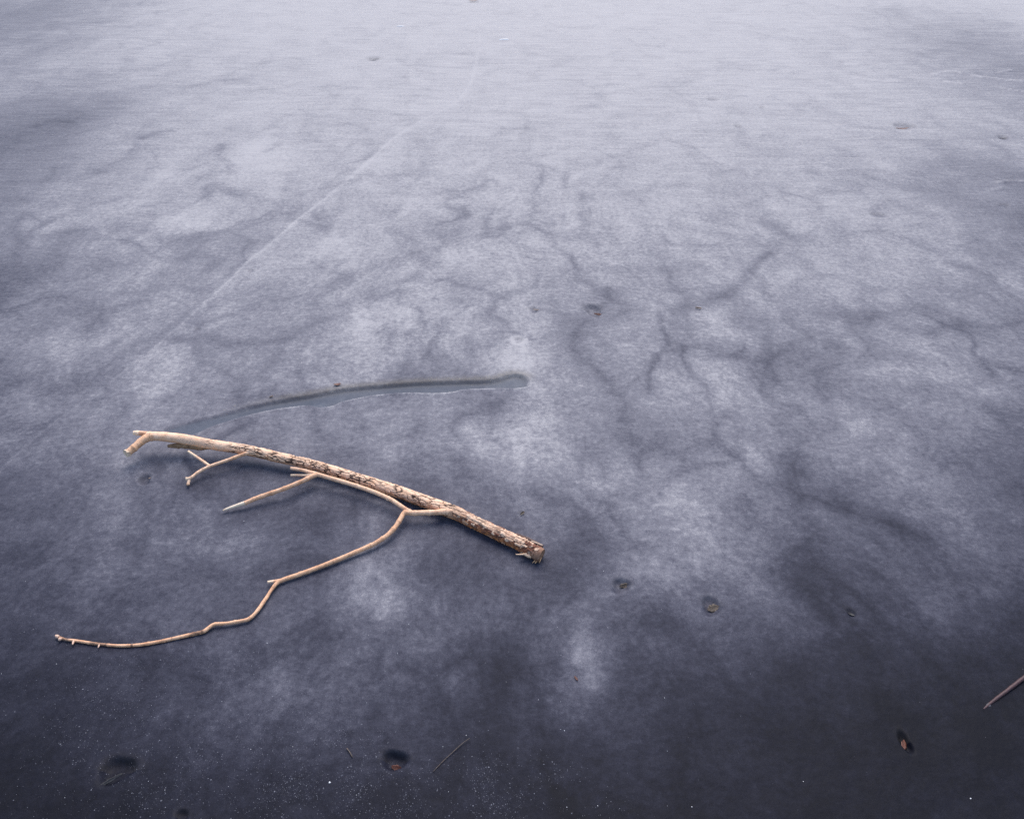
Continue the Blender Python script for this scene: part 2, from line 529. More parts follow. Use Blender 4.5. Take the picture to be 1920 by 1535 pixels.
# ------------------------------------------------------------------ ice sheet (fine where the marks are, coarse to the horizon)
us = np.concatenate([[-9000, -6000, -4000, -2800, -2000, -1400, -1000, -700, -480, -330, -220, -150, -100],
                     np.arange(-60, 1981, 2.3),
                     [2020, 2080, 2160, 2280, 2450, 2700, 3050, 3500, 4100, 5000, 7000, 10000]])
vs = np.concatenate([[-285.3, -284.5, -283, -280, -275, -268, -258, -244, -226, -205, -180, -150, -118, -85, -55, -30],
                     np.arange(-12, 120, 1.6), np.arange(120, 690, 2.1), np.arange(690, 830, 1.0), np.arange(830, 1560, 2.1),
                     [1575, 1610, 1660]])
U, V = np.meshgrid(us, vs)
X, Y = ground(U, V)
yb = Y[-1, 0]
rows = [(yb - .35, 1.0), (yb - 1.5, 2.0), (yb - 6, 5), (yb - 40, 20), (yb - 700, 160)]
X = np.vstack([X] + [X[-1:] * k for _, k in rows])
Y = np.vstack([Y] + [np.full((1, X.shape[1]), yy) for yy, _ in rows])
Z, A = survey(X, Y)
nr, nc = X.shape
co = np.stack([X, Y, Z], -1).reshape(-1, 3).astype(np.float32)
i = np.arange(nr * nc).reshape(nr, nc)
quads = np.stack([i[:-1, :-1], i[1:, :-1], i[1:, 1:], i[:-1, 1:]], -1).reshape(-1, 4)
me = bpy.data.meshes.new('frozen_lake')
me.vertices.add(nr * nc)
me.vertices.foreach_set('co', co.ravel())
me.loops.add(quads.size)
me.loops.foreach_set('vertex_index', quads.ravel().astype(np.int32))
me.polygons.add(len(quads))
me.polygons.foreach_set('loop_start', np.arange(0, quads.size, 4, dtype=np.int32))
me.polygons.foreach_set('use_smooth', np.ones(len(quads), bool))
me.update(calc_edges=True)
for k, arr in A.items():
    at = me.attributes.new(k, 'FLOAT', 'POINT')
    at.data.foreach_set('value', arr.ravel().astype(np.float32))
me.materials.append(ICE)
ice = bpy.data.objects.new('frozen_lake', me)
col.objects.link(ice)
tag(ice, 'grey blue frozen lake surface with cloudy patches and dark veins', None, kind='structure')


# ------------------------------------------------------------------ wood
def wood_material(name, rough=.75):
    n = Nodes(name)
    tc = n.n('ShaderNodeTexCoord').outputs['Object']
    c = n.attr('tint').outputs['Color']
    fine = n.noise(tc, 420, 3, .65)
    mid = n.noise(tc, 90, 4, .6)
    k = n.math('MULTIPLY_ADD', n.math('SUBTRACT', fine, .5), .7, 1.0)
    k = n.math('MULTIPLY', k, n.math('MULTIPLY_ADD', n.math('SUBTRACT', mid, .5), .55, 1.0))
    cc = n.n('ShaderNodeVectorMath', operation='SCALE')
    n.set(cc.inputs[0], c)
    n.set(cc.inputs['Scale'], k)
    n.set(n.b.inputs['Base Color'], cc.outputs[0])
    n.b.inputs['Roughness'].default_value = rough
    n.b.inputs['Specular IOR Level'].default_value = .3
    n.set(n.b.inputs['Normal'], n.bump(mid, .6, .0012, n.bump(fine, .5, .0005)))
    return n.m


WOOD = wood_material('weathered_bark')


def spline(ctrl, step):
    """Catmull-Rom through control rows (x, y, z, radius, ...), resampled about every step metres"""
    a = np.array(ctrl, float)
    m = len(a)
    out = []
    for i in range(m - 1):
        p0, p1, p2, p3 = a[max(i - 1, 0)], a[i], a[i + 1], a[min(i + 2, m - 1)]
        L = np.linalg.norm(p2[:3] - p1[:3])
        k = max(2, int(L / step))
        for j in range(k):
            t = j / k
            out.append(0.5 * (2 * p1 + (p2 - p0) * t + (2 * p0 - 5 * p1 + 4 * p2 - p3) * t * t + (3 * p1 - p0 - 3 * p2 + p3) * t ** 3))
    out.append(a[-1])
    return np.array(out)


def tube(name, ctrl, parent, shade, step=.0035, seg=12, cap=(True, True), relief=None, wob=.06, seed=0, mat=None, flat=None):
    """ctrl rows: px, py, z, diameter px -> a tapering wooden limb; shade(s, px, up, p) -> colour"""
    rows = []
    for (px, py, z, d) in ctrl:
        p = pt(px, py, z)
        rows.append((p.x, p.y, p.z, d * .5 * px_size(p), px))
    sp = spline(rows, step)
    P = sp[:, :3]
    T = np.gradient(P, axis=0)
    T /= np.linalg.norm(T, axis=1)[:, None] + 1e-12
    up = np.array([0, 0, 1.0])
    S = np.cross(T, up)
    S /= np.linalg.norm(S, axis=1)[:, None] + 1e-12
    N = np.cross(S, T)
    L = np.concatenate([[0], np.cumsum(np.linalg.norm(np.diff(P, axis=0), axis=1))])
    verts, cols, faces = [], [], []
    kr = random.Random(int(ctrl[0][0] * 7 + ctrl[-1][1]))
    knots = []
    if relief is None and L[-1] > .05:
        kk = kr.uniform(.01, .03)
        while kk < L[-1] - .008:
            knots.append((kk, kr.uniform(.05, .22), kr.uniform(0, 6.28)))
            kk += kr.uniform(.018, .055)
    for i in range(len(P)):
        for j in range(seg):
            th = 2 * math.pi * j / seg
            dirv = S[i] * math.cos(th) + N[i] * math.sin(th)
            r = max(sp[i, 3], .0006)
            q = P[i] + dirv * r
            k = 1 + wob * (mnoise.noise(Vector(q) * 55 + Vector((seed, 0, 0)))) + wob * .6 * mnoise.noise(Vector(q) * 190 + Vector((0, seed, 0)))
            e, tone = 0.0, 0.0
            for (kk, ka, kp) in knots:
                dk = (L[i] - kk) / .0035
                if abs(dk) < 3:
                    k += ka * math.exp(-dk * dk) * (.6 + .8 * max(0, math.cos(th - kp)))
                    tone = max(tone, math.exp(-((L[i] - kk - .002) / .0014) ** 2))
            if relief:
                e, tone = relief(L[i], th, r, sp[i, 4], Vector(q))
            v = P[i] + dirv * (r * k + e)
            verts.append(v)
            cols.append(shade(L[i] / L[-1], sp[i, 4], math.sin(th), Vector(q), tone))
    for i in range(len(P) - 1):
        for j in range(seg):
            a, b = i * seg + j, i * seg + (j + 1) % seg
            faces.append((a, a + seg, b + seg, b))
    for end, do in ((0, cap[0]), (len(P) - 1, cap[1])):
        sgn = -1 if end == 0 else 1
        base = end * seg
        if flat:
            base = len(verts)
            for j in range(seg):
                verts.append(Vector(verts[end * seg + j]) + Vector(T[end]) * sgn * .0012 * math.sin(j * 2.7 + seed))
                cols.append(lerp(flat, (.10, .05, .035), .5 + .5 * math.sin(j * 1.9)))
        verts.append(P[end] + T[end] * sgn * sp[end, 3] * (-.12 if flat else .25))
        cols.append(flat or cols[end * seg])
        c = len(verts) - 1
        for j in range(seg):
            a, b = base + j, base + (j + 1) % seg
            faces.append((a, b, c) if end == 0 else (b, a, c))
    o = obj(name, verts, faces, mat or WOOD, parent)
    ca = o.data.color_attributes.new('tint', 'FLOAT_COLOR', 'POINT')
    ca.data.foreach_set('color', np.array([(*c, 1) for c in cols], np.float32).ravel())
    return o


def lerp(a, b, t):
    t = min(max(t, 0), 1)
    return tuple(x + (y - x) * t for x, y in zip(a, b))


TAN, PALE, GREYT = (.78, .40, .21), (.94, .635, .44), (.66, .43, .30)
RUST, DARK, FISS = (.30, .110, .048), (.085, .044, .034), (.045, .020, .015)
FRESH = (.90, .66, .46)

root = bpy.data.objects.new('fallen_branch', None)
col.objects.link(root)
root.location = (*pt(640, 900)[:2], 0)
bpy.context.view_layer.update()
tag(root, 'long bare tan branch with peeling bark and thin side twigs lying on the ice', 'branch')


def fbm(p, k):
    return mnoise.fractal(p * k, 1.0, 2.0, 3)


def bark_relief(s, th, r, px, q):
    """long plates of bark parted by fissures; returns (height, tone)"""
    amt = min(max((px - 395 + 70 * mnoise.noise(q * 18)) / 50, 0), 1)
    v = Vector((s * 24 + .8 * mnoise.noise(q * 40), math.cos(th) * 1.6 + .35 * mnoise.noise(q * 60 + Vector((9, 0, 0))),
                math.sin(th) * 1.6 + .35 * mnoise.noise(q * 60)))
    d, _ = mnoise.voronoi(v)
    f = d[1] - d[0]
    crack = min(1, max(0, 1 - f / .145) * 1.9)
    v2 = Vector((s * 48, math.cos(th) * 3.2, math.sin(th) * 3.2)) + Vector((1, 1, 1)) * mnoise.noise(q * 80) * .5
    d2, _ = mnoise.voronoi(v2)
    c2 = max(0, 1 - (d2[1] - d2[0]) / .12)
    keep = mnoise.noise(q * 30 + Vector((3, 5, 8)))
    rough_end = min(max((px - 835) / 40, 0), 1)
    tone = amt * (crack * min(1, max(.3, 1.05 + 2.0 * keep)) + .65 * c2 * min(1, max(0, .3 + 2.5 * keep)))
    tone = min(tone, 1)
    e = -.0022 * tone
    e += rough_end * .0009 * (1 if mnoise.noise(q * 120) > .1 else -.4)
    return e, tone


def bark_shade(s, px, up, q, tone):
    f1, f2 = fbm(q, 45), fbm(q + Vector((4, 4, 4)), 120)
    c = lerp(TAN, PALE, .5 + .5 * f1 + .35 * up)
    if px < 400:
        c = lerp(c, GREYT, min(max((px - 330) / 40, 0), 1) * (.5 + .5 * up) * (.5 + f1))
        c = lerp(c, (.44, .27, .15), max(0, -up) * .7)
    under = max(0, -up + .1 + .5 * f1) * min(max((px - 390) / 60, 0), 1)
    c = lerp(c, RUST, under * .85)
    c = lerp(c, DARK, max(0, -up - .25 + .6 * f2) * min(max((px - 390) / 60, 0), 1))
    e = min(max((px - 835) / 35, 0), 1)
    if e > 0:
        g = mnoise.noise(Vector((q.x * 55, q.y * 85, q.z * 85))) + .45 * mnoise.noise(q * 170)
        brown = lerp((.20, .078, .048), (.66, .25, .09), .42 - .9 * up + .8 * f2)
        flake = lerp((.50, .36, .27), PALE, .5 + f2)
        k = 1 if g > .42 - .35 * max(0, up - .45) * 2 else 0
        c = lerp(c, lerp(brown, flake, k), e)
        if up > .72 and px < 985:
            c = lerp(c, PALE, .5)
    c = lerp(c, FISS, tone * (.95 if e < .5 else .6))
    return c


STEM = [(276, 817, .062, 16.5), (300, 818, .060, 17.5), (330, 821, .056, 18.5), (360, 826, .052, 19), (395, 833, .047, 19.5),
        (429, 838, .043, 19.5), (475, 846, .038, 20), (521, 857, .034, 20), (580, 870, .030, 20), (635, 886, .027, 20.5),
        (685, 902, .0245, 21.5), (742, 920, .0225, 23.5), (800, 941, .0215, 24), (838, 955, .0215, 26), (862, 965, .0205, 25),
        (900, 984, .020, 25), (960, 1012, .0195, 26), (990, 1026, .0200, 27.5), (1011, 1037, .0195, 27)]
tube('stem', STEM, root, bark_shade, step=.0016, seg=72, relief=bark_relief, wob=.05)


def plain(c0=TAN, c1=PALE, tip=None, tip_at=.9, tip_end=1.0, dark_at=None):
    def f(s, px, up, q, tone):
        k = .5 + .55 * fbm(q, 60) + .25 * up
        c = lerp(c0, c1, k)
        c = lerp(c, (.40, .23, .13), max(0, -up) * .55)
        if mnoise.noise(q * 260) > .42:
            c = lerp(c, RUST, .5)
        c = lerp(c, (.20, .10, .06), .22 * tone)
        c = lerp(c, (.46, .23, .13), max(0, fbm(Vector((q.x, q.y, q.z)), 28)) * .9)
        if dark_at:
            for (a, b) in dark_at:
                if a < px < b:
                    c = lerp(c, (.13, .075, .055), .65 + .5 * fbm(q, 150))
        if tip and s > tip_at:
            c = lerp(c, tip, (s - tip_at) / .015)
        return c
    return f


SMOOTHB = plain()
# forked left end
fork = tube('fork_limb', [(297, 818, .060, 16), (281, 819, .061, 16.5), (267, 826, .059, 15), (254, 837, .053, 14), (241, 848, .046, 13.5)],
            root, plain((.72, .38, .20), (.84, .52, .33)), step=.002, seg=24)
tube('fork_stub', [(290, 815, .063, 10), (272, 813, .065, 9.5), (258, 811.5, .067, 9), (251, 811, .067, 7.5)], root,
     plain(tip=FRESH, tip_at=.72), step=.002, seg=18)
# pale torn face at the fork's end
P0 = pt(240, 848, .046)
s0 = px_size(P0)
vx, fx = [], []
ax_u, ax_v = Vector((-.62, -.10, .55)).normalized(), Vector((.62, -.45, -.35)).normalized()
nrm = Vector((-.55, -.75, .2)).normalized()
ax_v = (ax_v - nrm * ax_v.dot(nrm)).normalized()
ax_u = nrm.cross(ax_v)
for k in range(14):
    t = 2 * math.pi * k / 14
    jit = 1 + .18 * math.sin(3 * t + 1) + .1 * math.sin(5 * t)
    vx.append(P0 + ax_u * math.cos(t) * 6.2 * s0 * jit + ax_v * math.sin(t) * 8 * s0 * jit + nrm * (5.0 * s0 + .8 * s0 * math.sin(4 * t)))
for k in range(14):
    vx.append(vx[k] - nrm * 8 * s0)
vx.append(P0 + nrm * 4.2 * s0)
for k in range(14):
    a, b = k, (k + 1) % 14
    fx += [(a, b, b + 14, a + 14), (b, a, 28)]
tf = obj('torn_face', vx, fx, WOOD, fork, smooth=False)
ca = tf.data.color_attributes.new('tint', 'FLOAT_COLOR', 'POINT')
for k, dd in enumerate(ca.data):
    dd.color = (*lerp(FRESH, (.60, .45, .33), .5 + .5 * math.sin(k * 2.3)), 1)
tf['label'] = 'pale torn wood at the end of the fork'

# peeled strip of bark under the stem
tube('bark_strip', [(398, 838, .040, 9), (372, 838, .036, 11), (348, 836, .033, 10), (330, 835.5, .031, 9), (315, 836, .030, 6)],
     root, lambda s, px, up, q, t: lerp((.16, .085, .045), (.40, .24, .13), .5 + .9 * fbm(Vector((q.x * .3, q.y, q.z)), 260) + .3 * up),
     step=.002, seg=16, wob=.25)

# small twig with a fork of its own, left
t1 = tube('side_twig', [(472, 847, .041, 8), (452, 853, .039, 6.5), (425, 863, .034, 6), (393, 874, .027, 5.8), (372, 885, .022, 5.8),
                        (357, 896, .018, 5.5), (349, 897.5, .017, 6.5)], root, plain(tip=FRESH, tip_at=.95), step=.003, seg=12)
tube('twiglet', [(394, 874, .027, 5), (374, 860, .033, 4.8), (353, 846, .040, 4.6)], t1, plain(tip=FRESH, tip_at=.62), step=.003, seg=10)
tube('twiglet', [(358, 894, .018, 4.5), (354, 902, .013, 5.2), (352.5, 909, .009, 6)], t1, plain(c1=(.66, .5, .38)), step=.002, seg=10)

# big side limb leaving the stem, with its knot
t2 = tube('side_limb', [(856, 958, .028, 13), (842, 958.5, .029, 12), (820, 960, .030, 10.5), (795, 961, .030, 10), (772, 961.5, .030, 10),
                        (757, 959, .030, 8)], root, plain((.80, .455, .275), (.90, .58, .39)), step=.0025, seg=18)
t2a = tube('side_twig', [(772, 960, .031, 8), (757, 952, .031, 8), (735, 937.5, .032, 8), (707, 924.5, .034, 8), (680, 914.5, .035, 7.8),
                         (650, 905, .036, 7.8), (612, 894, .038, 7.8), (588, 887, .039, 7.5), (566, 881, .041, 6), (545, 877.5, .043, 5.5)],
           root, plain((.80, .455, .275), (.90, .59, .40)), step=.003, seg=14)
t3 = tube('side_twig', [(596, 889, .039, 8), (583, 894, .038, 8.5), (566, 902, .036, 8.3), (535, 915, .031, 8.3), (500, 927, .025, 8.3),
                        (475, 936, .021, 8.2), (459, 943, .018, 8.2)], root, plain((.68, .355, .195), (.82, .50, .32)), step=.003, seg=14)
cut = tube('stripped_tip', [(461, 941.8, .0185, 7.8), (450, 945.5, .016, 6.8), (435, 950.5, .013, 5.6), (424, 954.5, .010, 4.2), (418, 957, .009, 3.4)], t3,
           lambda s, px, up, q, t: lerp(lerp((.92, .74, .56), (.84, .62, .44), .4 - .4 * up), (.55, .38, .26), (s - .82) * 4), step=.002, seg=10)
cut['label'] = 'whittled pale bare wood at the twig end'
tube('twiglet', [(590, 889, .038, 4), (574, 891, .039, 4.2), (560, 891, .040, 4.6), (545, 891, .041, 4.6)], t2a,
     plain((.5, .37, .27), (.6, .47, .36)), step=.003, seg=10)

# long thin limb curving down on to the ice
G = .0075
long_ctrl = [(772, 961, .030, 9), (758, 962, .029, 9.5), (750, 974, .026, 9), (740, 989, .022, 9), (724, 1005, .018, 8.8), (700, 1020, .0145, 8.5),
             (675, 1031, .0125, 8.4), (640, 1046, .011, 8.4), (600, 1062, .010, 8.3), (562, 1076, .0095, 8.2), (532, 1086, .0095, 8),
             (520, 1092, .0095, 7.6), (510, 1104, .0095, 6.8), (501, 1118, .0095, 6.6), (489, 1136, .009, 7), (478, 1150, .0085, 6.8), (466, 1160, .008, 7.2),
             (450, 1164, .0085, 6.2), (425, 1168, .009, 6.4), (402, 1170, .009, 7), (392, 1176, .0075, 6.8), (380, 1184, .0055, 7.4),
             (350, 1191, .0043, 6.8), (305, 1201, .0040, 6.6), (265, 1208, .0038, 6.2), (225, 1210, .0038, 5.6), (185, 1207, .0040, 5.4),
             (158, 1203, .0045, 5.2), (138, 1200, .0050, 5), (122, 1198, .0055, 4.6), (107, 1193, .0060, 4.8)]
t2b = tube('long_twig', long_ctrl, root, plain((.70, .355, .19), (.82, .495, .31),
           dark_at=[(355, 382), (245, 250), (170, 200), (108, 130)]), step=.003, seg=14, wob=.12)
tube('twiglet', [(530, 1086, .0095, 5), (514, 1089, .0105, 5), (502, 1091, .0115, 5)], t2b, plain(tip=FRESH, tip_at=.6), step=.002, seg=10)
for (a, b, d) in [((110, 1194), (104, 1191), 6), ((113, 1197), (111, 1200), 6), ((138, 1201), (136, 1208), 3.6), ((186, 1208), (184, 1214), 2.6)]:
    tube('bud', [(a[0], a[1], .0065, d), ((a[0] + b[0]) / 2, (a[1] + b[1]) / 2, .0072, d * 1.05), (b[0], b[1], .0075, d * .6)], t2b,
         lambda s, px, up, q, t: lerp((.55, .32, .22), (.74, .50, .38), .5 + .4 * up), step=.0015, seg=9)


# broken right end: split strip, end face, splinters
def splint(c0, c1):
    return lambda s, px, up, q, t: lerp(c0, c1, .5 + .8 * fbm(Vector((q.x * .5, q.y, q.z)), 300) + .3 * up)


tube('split_strip', [(968, 1001, .031, 5), (985, 1008, .033, 6), (1002, 1016, .034, 6), (1018, 1024, .033, 5.5)], root,
     splint((.055, .035, .032), (.16, .10, .085)), step=.002, seg=12, wob=.2)
tube('split_strip', [(996, 1014, .038, 2.6), (1008, 1018.5, .039, 3.2), (1017, 1022.5, .038, 3)], root, splint((.42, .30, .22), (.58, .44, .33)),
     step=.002, seg=8, wob=.2)
tube('split_strip', [(994, 1029, .0195, 22), (1005, 1035, .0195, 26), (1012, 1039, .0195, 26.5), (1016, 1041, .0190, 25)], root, splint((.10, .048, .034), (.36, .20, .13)),
     step=.002, seg=26, wob=.14, flat=(.38, .21, .13))
for k, (a, b, z0, z1, d) in enumerate([((988, 1038), (967, 1039), .020, .018, 3.6), ((996, 1043), (980, 1038), .014, .019, 6),
                                       ((1010, 1046), (1003, 1056), .010, .004, 3.4), ((1014, 1045), (1011, 1055), .011, .004, 2.6),
                                       ((1006, 1047), (998, 1055), .010, .004, 2.6), ((966, 1027), (955, 1022), .010, .014, 2.6)]):
    tube('splinter', [(a[0], a[1], z0, d), ((a[0] + b[0]) / 2, (a[1] + b[1]) / 2 + .6, (z0 + z1) / 2, d * .9), (b[0], b[1], z1, d * .35)], root,
         splint((.62, .30, .13), (.80, .48, .26)) if k > 1 else splint((.66, .42, .26), (.84, .58, .40)), step=.002, seg=8, wob=.25, seed=k)

# loose flakes of bark standing off the stem
flake_spots = [(505, 849, .5), (536, 856, .9), (585, 866, .7), (706, 903, .6), (735, 911, .4), (812, 935, .6), (873, 959, .8), (893, 968, .5),
               (915, 977, .9), (961, 1000, .7), (925, 1004, -.2), (950, 1017, -.3),
               (880, 975, .25), (976, 1013, .6)]
axis_w = [pt(a, b, c) for a, b, c, d in STEM]
for k, (px, py, u) in enumerate(flake_spots):
    zc = np.interp(px, [s[0] for s in STEM], [s[2] for s in STEM])
    rr = np.interp(px, [s[0] for s in STEM], [s[3] for s in STEM]) * .5 * px_size(pt(px, py, zc))
    yc = np.interp(px, [s[0] for s in STEM], [s[1] for s in STEM])
    c = pt(px, yc, zc)
    t_ = (pt(px + 12, yc + 12 * .42, zc) - c).normalized()
    side = t_.cross(Vector((0, 0, 1))).normalized()
    if side.y > 0:
        side = -side
    th = math.asin(max(-1, min(1, u)))
    nn = (side * math.cos(th) + Vector((0, 0, 1)) * math.sin(th)).normalized()
    bb = t_.cross(nn)
    base = c + nn * (rr * .99)
    Lf, Wf = random.uniform(.006, .012), random.uniform(.0025, .0045)
    vv = []
    for lay in (0, 1):
        for i_ in range(5):
            for j_ in range(3):
                a = (i_ / 4 - .5) * 2
                b = (j_ - 1)
                wj = Wf * (1 - .35 * a * a) * (1 + .2 * math.sin(i_ * 2.1 + k))
                lift = .0006 + .0022 * max(0, a) ** 1.5 - .0008 * b * b
                vv.append(base + t_ * a * Lf + bb * b * wj + nn * (lift + lay * .0009))
    ff = []
    for i_ in range(4):
        for j_ in range(2):
            a = i_ * 3 + j_
            ff.append((a, a + 1, a + 4, a + 3))
            ff.append((a + 15, a + 18, a + 19, a + 16))
    rim = [0, 1, 2, 5, 8, 11, 14, 13, 12, 9, 6, 3]
    for q_ in range(12):
        a, b = rim[q_], rim[(q_ + 1) % 12]
        ff.append((a, a + 15, b + 15, b))
    fo = obj('bark_flake', vv, ff, WOOD, root, smooth=False)
    ca = fo.data.color_attributes.new('tint', 'FLOAT_COLOR', 'POINT')
    base_c = lerp(PALE, (.34, .15, .07), random.random() * (.7 if px < 840 or u > .45 else .6) + (0 if px < 840 or u > .45 else .5))
    for dd in ca.data:
        dd.color = (*base_c, 1)


# ------------------------------------------------------------------ leaves, straws and chips on the ice
def debris_material(name, c0, c1, rough=.6):
    n = Nodes(name)
    tc = n.n('ShaderNodeTexCoord').outputs['Object']
    f = n.noise(tc, 180, 4, .65)
    n.set(n.b.inputs['Base Color'], n.ramp(f, [(.3, c0), (.7, c1)]))
    n.b.inputs['Roughness'].default_value = rough
    n.set(n.b.inputs['Normal'], n.bump(f, .6, .0008))
    return n.m


M_RED = debris_material('red_brown_leaf', (.06, .020, .013), (.16, .052, .030))
M_BROWN = debris_material('dull_brown_leaf', (.040, .030, .022), (.12, .085, .058))
M_TAN = debris_material('dry_tan_straw', (.13, .085, .06), (.26, .18, .13))
M_GREY = debris_material('grey_dry_leaf', (.014, .014, .016), (.038, .036, .038))
M_WHITE = debris_material('white_rime', (.70, .71, .74), (.86, .87, .9), .4)
M_STRAW = debris_material('dull_straw', (.05, .037, .03), (.13, .09, .072))
M_TWIG = debris_material('red_twig_bark', (.040, .020, .025), (.085, .033, .034))


def leaf(name, px, py, length, width, ang, mat, label, cat='leaf', lift=.0015, tilt=0.0, curl=.25, fold=.3, group=None, seed=0, pitch=0.0):
    """curled dead leaf with midrib and stalk, lying at a surveyed spot; length and width in metres"""
    c = pt(px, py)
    r = random.Random(seed + int(px))
    nl, nw = 9, 5
    vv = []
    for lay in (0, 1):
        for i_ in range(nl):
            t = i_ / (nl - 1)
            wv = width * .5 * (math.sin(math.pi * min(1, t * .93 + .05)) ** .75) * (1 + .14 * math.sin(t * 17 + seed))
            for j_ in range(nw):
                b = (j_ / (nw - 1) - .5) * 2
                x = (t - .5) * length
                y = b * wv
                z = curl * length * ((t - .5) ** 2) * 1.4 + fold * abs(b) * wv * .7 + .0006 * r.uniform(-1, 1) + lay * .0005
                vv.append((x, y, z))
    ff = []
    m = nl * nw
    for i_ in range(nl - 1):
        for j_ in range(nw - 1):
            a = i_ * nw + j_
            ff.append((a, a + 1, a + nw + 1, a + nw))
            ff.append((a + m, a + m + nw, a + m + nw + 1, a + m + 1))
    rim = [j_ for j_ in range(nw)] + [i_ * nw + nw - 1 for i_ in range(1, nl)] + [(nl - 1) * nw + j_ for j_ in range(nw - 2, -1, -1)] \
        + [i_ * nw for i_ in range(nl - 2, 0, -1)]
    for q_ in range(len(rim)):
        a, b = rim[q_], rim[(q_ + 1) % len(rim)]
        ff.append((a, a + m, b + m, b))
    # stalk: a thin three-sided spike
    k0 = len(vv)
    for q_ in range(3):
        t = 2 * math.pi * q_ / 3
        vv.append((-length * .46, .0006 * math.cos(t), curl * length * .3 + .0006 * math.sin(t)))
    vv.append((-length * .72, length * .05, curl * length * .25))
    for q_ in range(3):
        ff.append((k0 + q_, k0 + (q_ + 1) % 3, k0 + 3))
    o = obj(name, vv, ff, mat)
    o.location = (c.x, c.y, zice(c.x, c.y) + lift)
    o.rotation_euler = (tilt, pitch, ang)
    return tag(o, label, cat, group)


R = math.radians
LG = 'dead leaves frozen into the ice'
leaf('dead_leaf', 744, 1432, .026, .013, R(-20), M_RED, 'red brown leaf scrap at the bottom of the dark hole near the lower edge', group=LG, tilt=.5, seed=1)
leaf('dead_leaf', 1697, 1391, .024, .012, R(70), M_RED, 'small upright red brown leaf in a pit below the red twig', group=LG, tilt=.2, seed=2)
leaf('dead_leaf', 1338, 1136, .034, .022, R(18), M_BROWN, 'mottled dull brown leaf sunk in the pit right of the branch', group=LG, tilt=.35, seed=3)
leaf('dead_leaf', 1172, 1093, .030, .014, R(10), M_BROWN, 'dark brown leaf edge under the rim of the melt pit right of the branch end', group=LG, tilt=.6, seed=4)
leaf('dead_leaf', 1122, 587, .038, .010, R(-14), M_RED, 'thin red leaf edge beside the dark pit above the groove', group=LG, lift=.008, tilt=.5, seed=5)
leaf('dead_leaf', 1692, 241, .09, .03, R(4), M_RED, 'distant reddish leaf in the small dark pit at upper right', group=LG, lift=.006, seed=6)
leaf('dead_leaf', 633, 722, .026, .014, R(12), M_RED, 'little red leaf lying just above the groove', group=LG, lift=.002, curl=.5, seed=7)
leaf('dead_leaf', 1080, 1272, .014, .005, R(120), M_RED, 'tiny rust coloured leaf sliver on the pale patch below the branch', group=LG, seed=8)
leaf('dead_leaf', 888, 4, .14, .035, R(8), M_RED, 'dark red leaf far out at the top edge of the ice', group=LG, lift=.01, seed=9)
leaf('seed_pod', 979, 963, .019, .008, R(50), M_BROWN, 'small curled grey brown seed pod beside the thick end of the branch', lift=.004, curl=.35, fold=1.1, tilt=.5, seed=10, cat='seed pod')
leaf('dead_leaf', 702, 112, .09, .02, R(14), M_GREY, 'far dark leaf sliver in the bright upper ice', group=LG, lift=.008, seed=11)
leaf('dead_leaf', 205, 1460, .052, .008, R(38), M_GREY, 'slim grey willow leaf beside the dark hollow in the lower left', group=LG, lift=.010, curl=.12, tilt=.6, seed=12)
leaf('dead_leaf', 1881, 258, .05, .012, R(-18), M_GREY, 'grey leaf sliver in a slit near the upper right edge', group=LG, lift=.004, seed=13)
leaf('dead_leaf', 1005, 581, .026, .006, R(-5), M_TAN, 'pale tan leaf chip above the ring in the ice', group=LG, lift=.005, seed=14)
leaf('dead_leaf', 1597, 1150, .016, .006, R(-30), M_GREY, 'tiny grey leaf scrap in the shallow dent at right', group=LG, seed=15)
leaf('dead_leaf', 281, 897, .008, .004, R(30), M_TAN, 'crumb of tan leaf beside the small dark hole left of the twigs', lift=.003, seed=16, group=LG)


def straw(name, pts, dpx, mat, label, cat, group=None, z=.002):
    ctrl = []
    for (px, py, dz, k) in pts:
        ctrl.append((px, py, z + dz, dpx * k))
    rows = []
    for (px, py, zz, d) in ctrl:
        p = pt(px, py, zz)
        rows.append((p.x, p.y, p.z, d * .5 * px_size(p)))
    sp = spline(rows, .004)
    vv, ff = [], []
    for i_, q in enumerate(sp):
        T = Vector(sp[min(i_ + 1, len(sp) - 1)][:3] - sp[max(i_ - 1, 0)][:3]).normalized()
        S = T.cross(Vector((0, 0, 1))).normalized()
        N = S.cross(T)
        for j_ in range(6):
            t = j_ / 6 * 2 * math.pi
            rr = q[3] * (1 + .15 * mnoise.noise(Vector(q[:3]) * 120 + Vector((j_, 0, 0))))
            vv.append(Vector(q[:3]) + (S * math.cos(t) + N * math.sin(t)) * rr)
    for i_ in range(len(sp) - 1):
        for j_ in range(6):
            a, b = i_ * 6 + j_, i_ * 6 + (j_ + 1) % 6
            ff.append((a, a + 6, b + 6, b))
    e = (len(sp) - 1) * 6
    ff += [tuple(range(6)), tuple(e + 5 - j_ for j_ in range(6))]
    o = obj(name, vv, ff, mat)
    return tag(o, label, cat, group)


